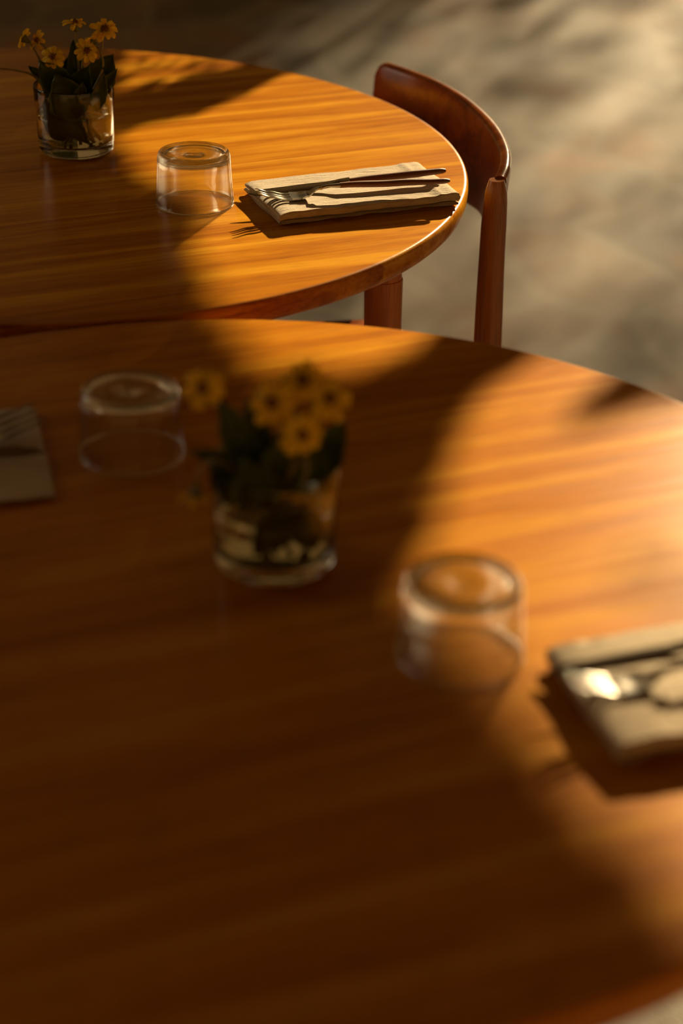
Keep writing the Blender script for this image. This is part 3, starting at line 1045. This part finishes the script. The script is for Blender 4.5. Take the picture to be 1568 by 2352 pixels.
tree = thing('added_shade_tree', 'unseen leafy potted tree added to shade the tables', 'tree', (1.55, TREE_Y, 0))
bm = bmesh.new()
gaps = [([to_tree(*q) for q in poly], keep) for poly, keep in ((LIT_A, 0.0), (LIT_A2, 0.60), (LIT_B, 0.0), (LIT_C, 0.0))]
X0, X1 = to_tree(-0.75, 2.8).x, to_tree(0.44, 0.6).x
Z0, Z1 = to_tree(0, 2.80).y, to_tree(0, 0.62).y
step = 0.0165
nx, nz = int((X1 - X0) / step), int((Z1 - Z0) / step)
for i in range(nx):
    for k in range(nz):
        for rep in range(3):
            p = Vector((X0 + (i + rnd.uniform(0, 1)) * step, Z0 + (k + rnd.uniform(0, 1)) * step))
            ok, near = True, 1.0
            for poly, keep in gaps:
                if inside(p, poly):
                    ok = rnd.random() < keep
                    near = 0.0025
                elif keep < 0.2:
                    near = min(near, edge_dist(p, poly))
                if not ok:
                    break
            if not ok:
                continue
            c = Vector((p.x, TREE_Y, p.y)) + TO_SUN * rnd.uniform(-0.16, 0.16)
            a = rnd.uniform(0, 2 * math.pi)
            n = (TO_SUN + Vector((rnd.uniform(-.6, .6), rnd.uniform(-.6, .6), rnd.uniform(-.6, .6)))).normalized()
            s = n.cross(Vector((math.cos(a), 0.2, math.sin(a)))).normalized()
            t = s.cross(n)
            L = min(0.020, 0.005 + near) * rnd.uniform(0.85, 1.2)
            W = L * 0.5
            c = c - Vector((1.55, TREE_Y, 0))
            vs = [bm.verts.new(c + t * (L * u) + s * (W * v) + n * (0.002 * u * u)) for u, v in ((-1, 0), (-0.35, 0.9), (0.3, 0.85), (1, 0), (0.3, -0.85), (-0.35, -0.9))]
            bm.faces.new(vs)
lf = link('shade_foliage', bm, M['tree_leaf'], tree, False, recalc=False)
lf['kind'] = 'stuff'
bm = bmesh.new()
tube(bm, spline([(0, 0, 0.30), (0.03, 0.01, 0.7), (-0.02, -0.01, 1.1), (0.0, 0, 1.55), (-0.05, 0.02, 1.9)], 24), [0.035 - 0.02 * i / 24 for i in range(25)], 12)
link('trunk', bm, M['bark'], tree)
for k, zz in enumerate((1.62, 1.80)):
    bm = bmesh.new()
    tube(bm, spline([(-0.01, 0, zz - 0.25), (-0.2, 0.05, zz - 0.08), (-0.45, 0.10, zz - 0.1)], 16), [0.014 - 0.009 * i / 16 for i in range(17)], 8)
    link('branch', bm, M['bark'], tree)
bm = bmesh.new()
lathe(bm, [(0, 0.0), (0.16, 0.0), (0.19, 0.18), (0.21, 0.34), (0.225, 0.345), (0.225, 0.375), (0.205, 0.375), (0.195, 0.32), (0.0, 0.32)], 48)
link('pot', bm, M['pot'], tree, angle=40)

# ------------------------------------------------------------------ tall building far off, unseen and added to shade the left of the terrace
BY = 80.0
EDGE = Vector((0.50, 6.2, 0)) + TO_SUN * ((BY - 6.2) / TO_SUN.y)
bld = thing('occluder', 'tall pale building added far behind the terrace to shade its left side', 'occluder', (EDGE.x - 20, BY + 5, 0))
bm = bmesh.new()
bmesh.ops.create_cube(bm, size=1.0)
bmesh.ops.scale(bm, vec=(40, 10, 34), verts=bm.verts)
bmesh.ops.translate(bm, vec=(0, 0, 17), verts=bm.verts)
link('facade', bm, M['wall'], bld, False)
bm = bmesh.new()
bmesh.ops.create_cube(bm, size=1.0)
bmesh.ops.scale(bm, vec=(40, 10.6, 0.5), verts=bm.verts)
bmesh.ops.translate(bm, vec=(0, 0, 34.25), verts=bm.verts)
link('roof', bm, M['pot'], bld, False)

# ------------------------------------------------------------------ unseen row of slender trees, added beyond the terrace to dim the floor
grove = thing('added_tree_row', 'unseen row of slender trees added beyond the terrace to dim the floor', 'trees', (3.0, 14.0, 0))
bm = bmesh.new()
for k in range(6200):
    x, z = rnd.uniform(-3.0, 3.6), rnd.uniform(2.2, 4.62)
    keep = lerp_list([(2.2, 0.5), (3.1, 0.42), (3.5, 0.30), (3.95, 0.85), (4.6, 1.0)], z)
    keep *= 1 + 0.25 * noise.noise(Vector((x * 1.6, z * 3.4, 5)))
    if rnd.random() > keep:
        continue
    c = Vector((x, rnd.uniform(-0.4, 0.4), z))
    a = rnd.uniform(0, 2 * math.pi)
    n = (TO_SUN + Vector((rnd.uniform(-.8, .8), rnd.uniform(-.5, .5), rnd.uniform(-.8, .8)))).normalized()
    sd = n.cross(Vector((math.cos(a), 0.1, math.sin(a)))).normalized()
    t = sd.cross(n)
    L, W = rnd.uniform(0.040, 0.060), rnd.uniform(0.020, 0.030)
    bm.faces.new([bm.verts.new(c + t * (L * u) + sd * (W * v)) for u, v in ((-1, 0), (-0.3, 0.95), (0.4, 0.8), (1, 0), (0.4, -0.8), (-0.3, -0.95))])
sf = link('shade_foliage', bm, M['tree_leaf'], grove, False, recalc=False)
sf['kind'] = 'stuff'
for k in range(5):
    bm = bmesh.new()
    x = -2.7 + 1.4 * k
    tube(bm, spline([(x, 0, 0), (x + 0.06, 0.03, 1.5), (x - 0.05, 0.02, 3.2), (x + 0.02, 0, 4.3)], 14), [0.020 - 0.001 * i for i in range(15)], 8)
    link('trunk', bm, M['bark'], grove)
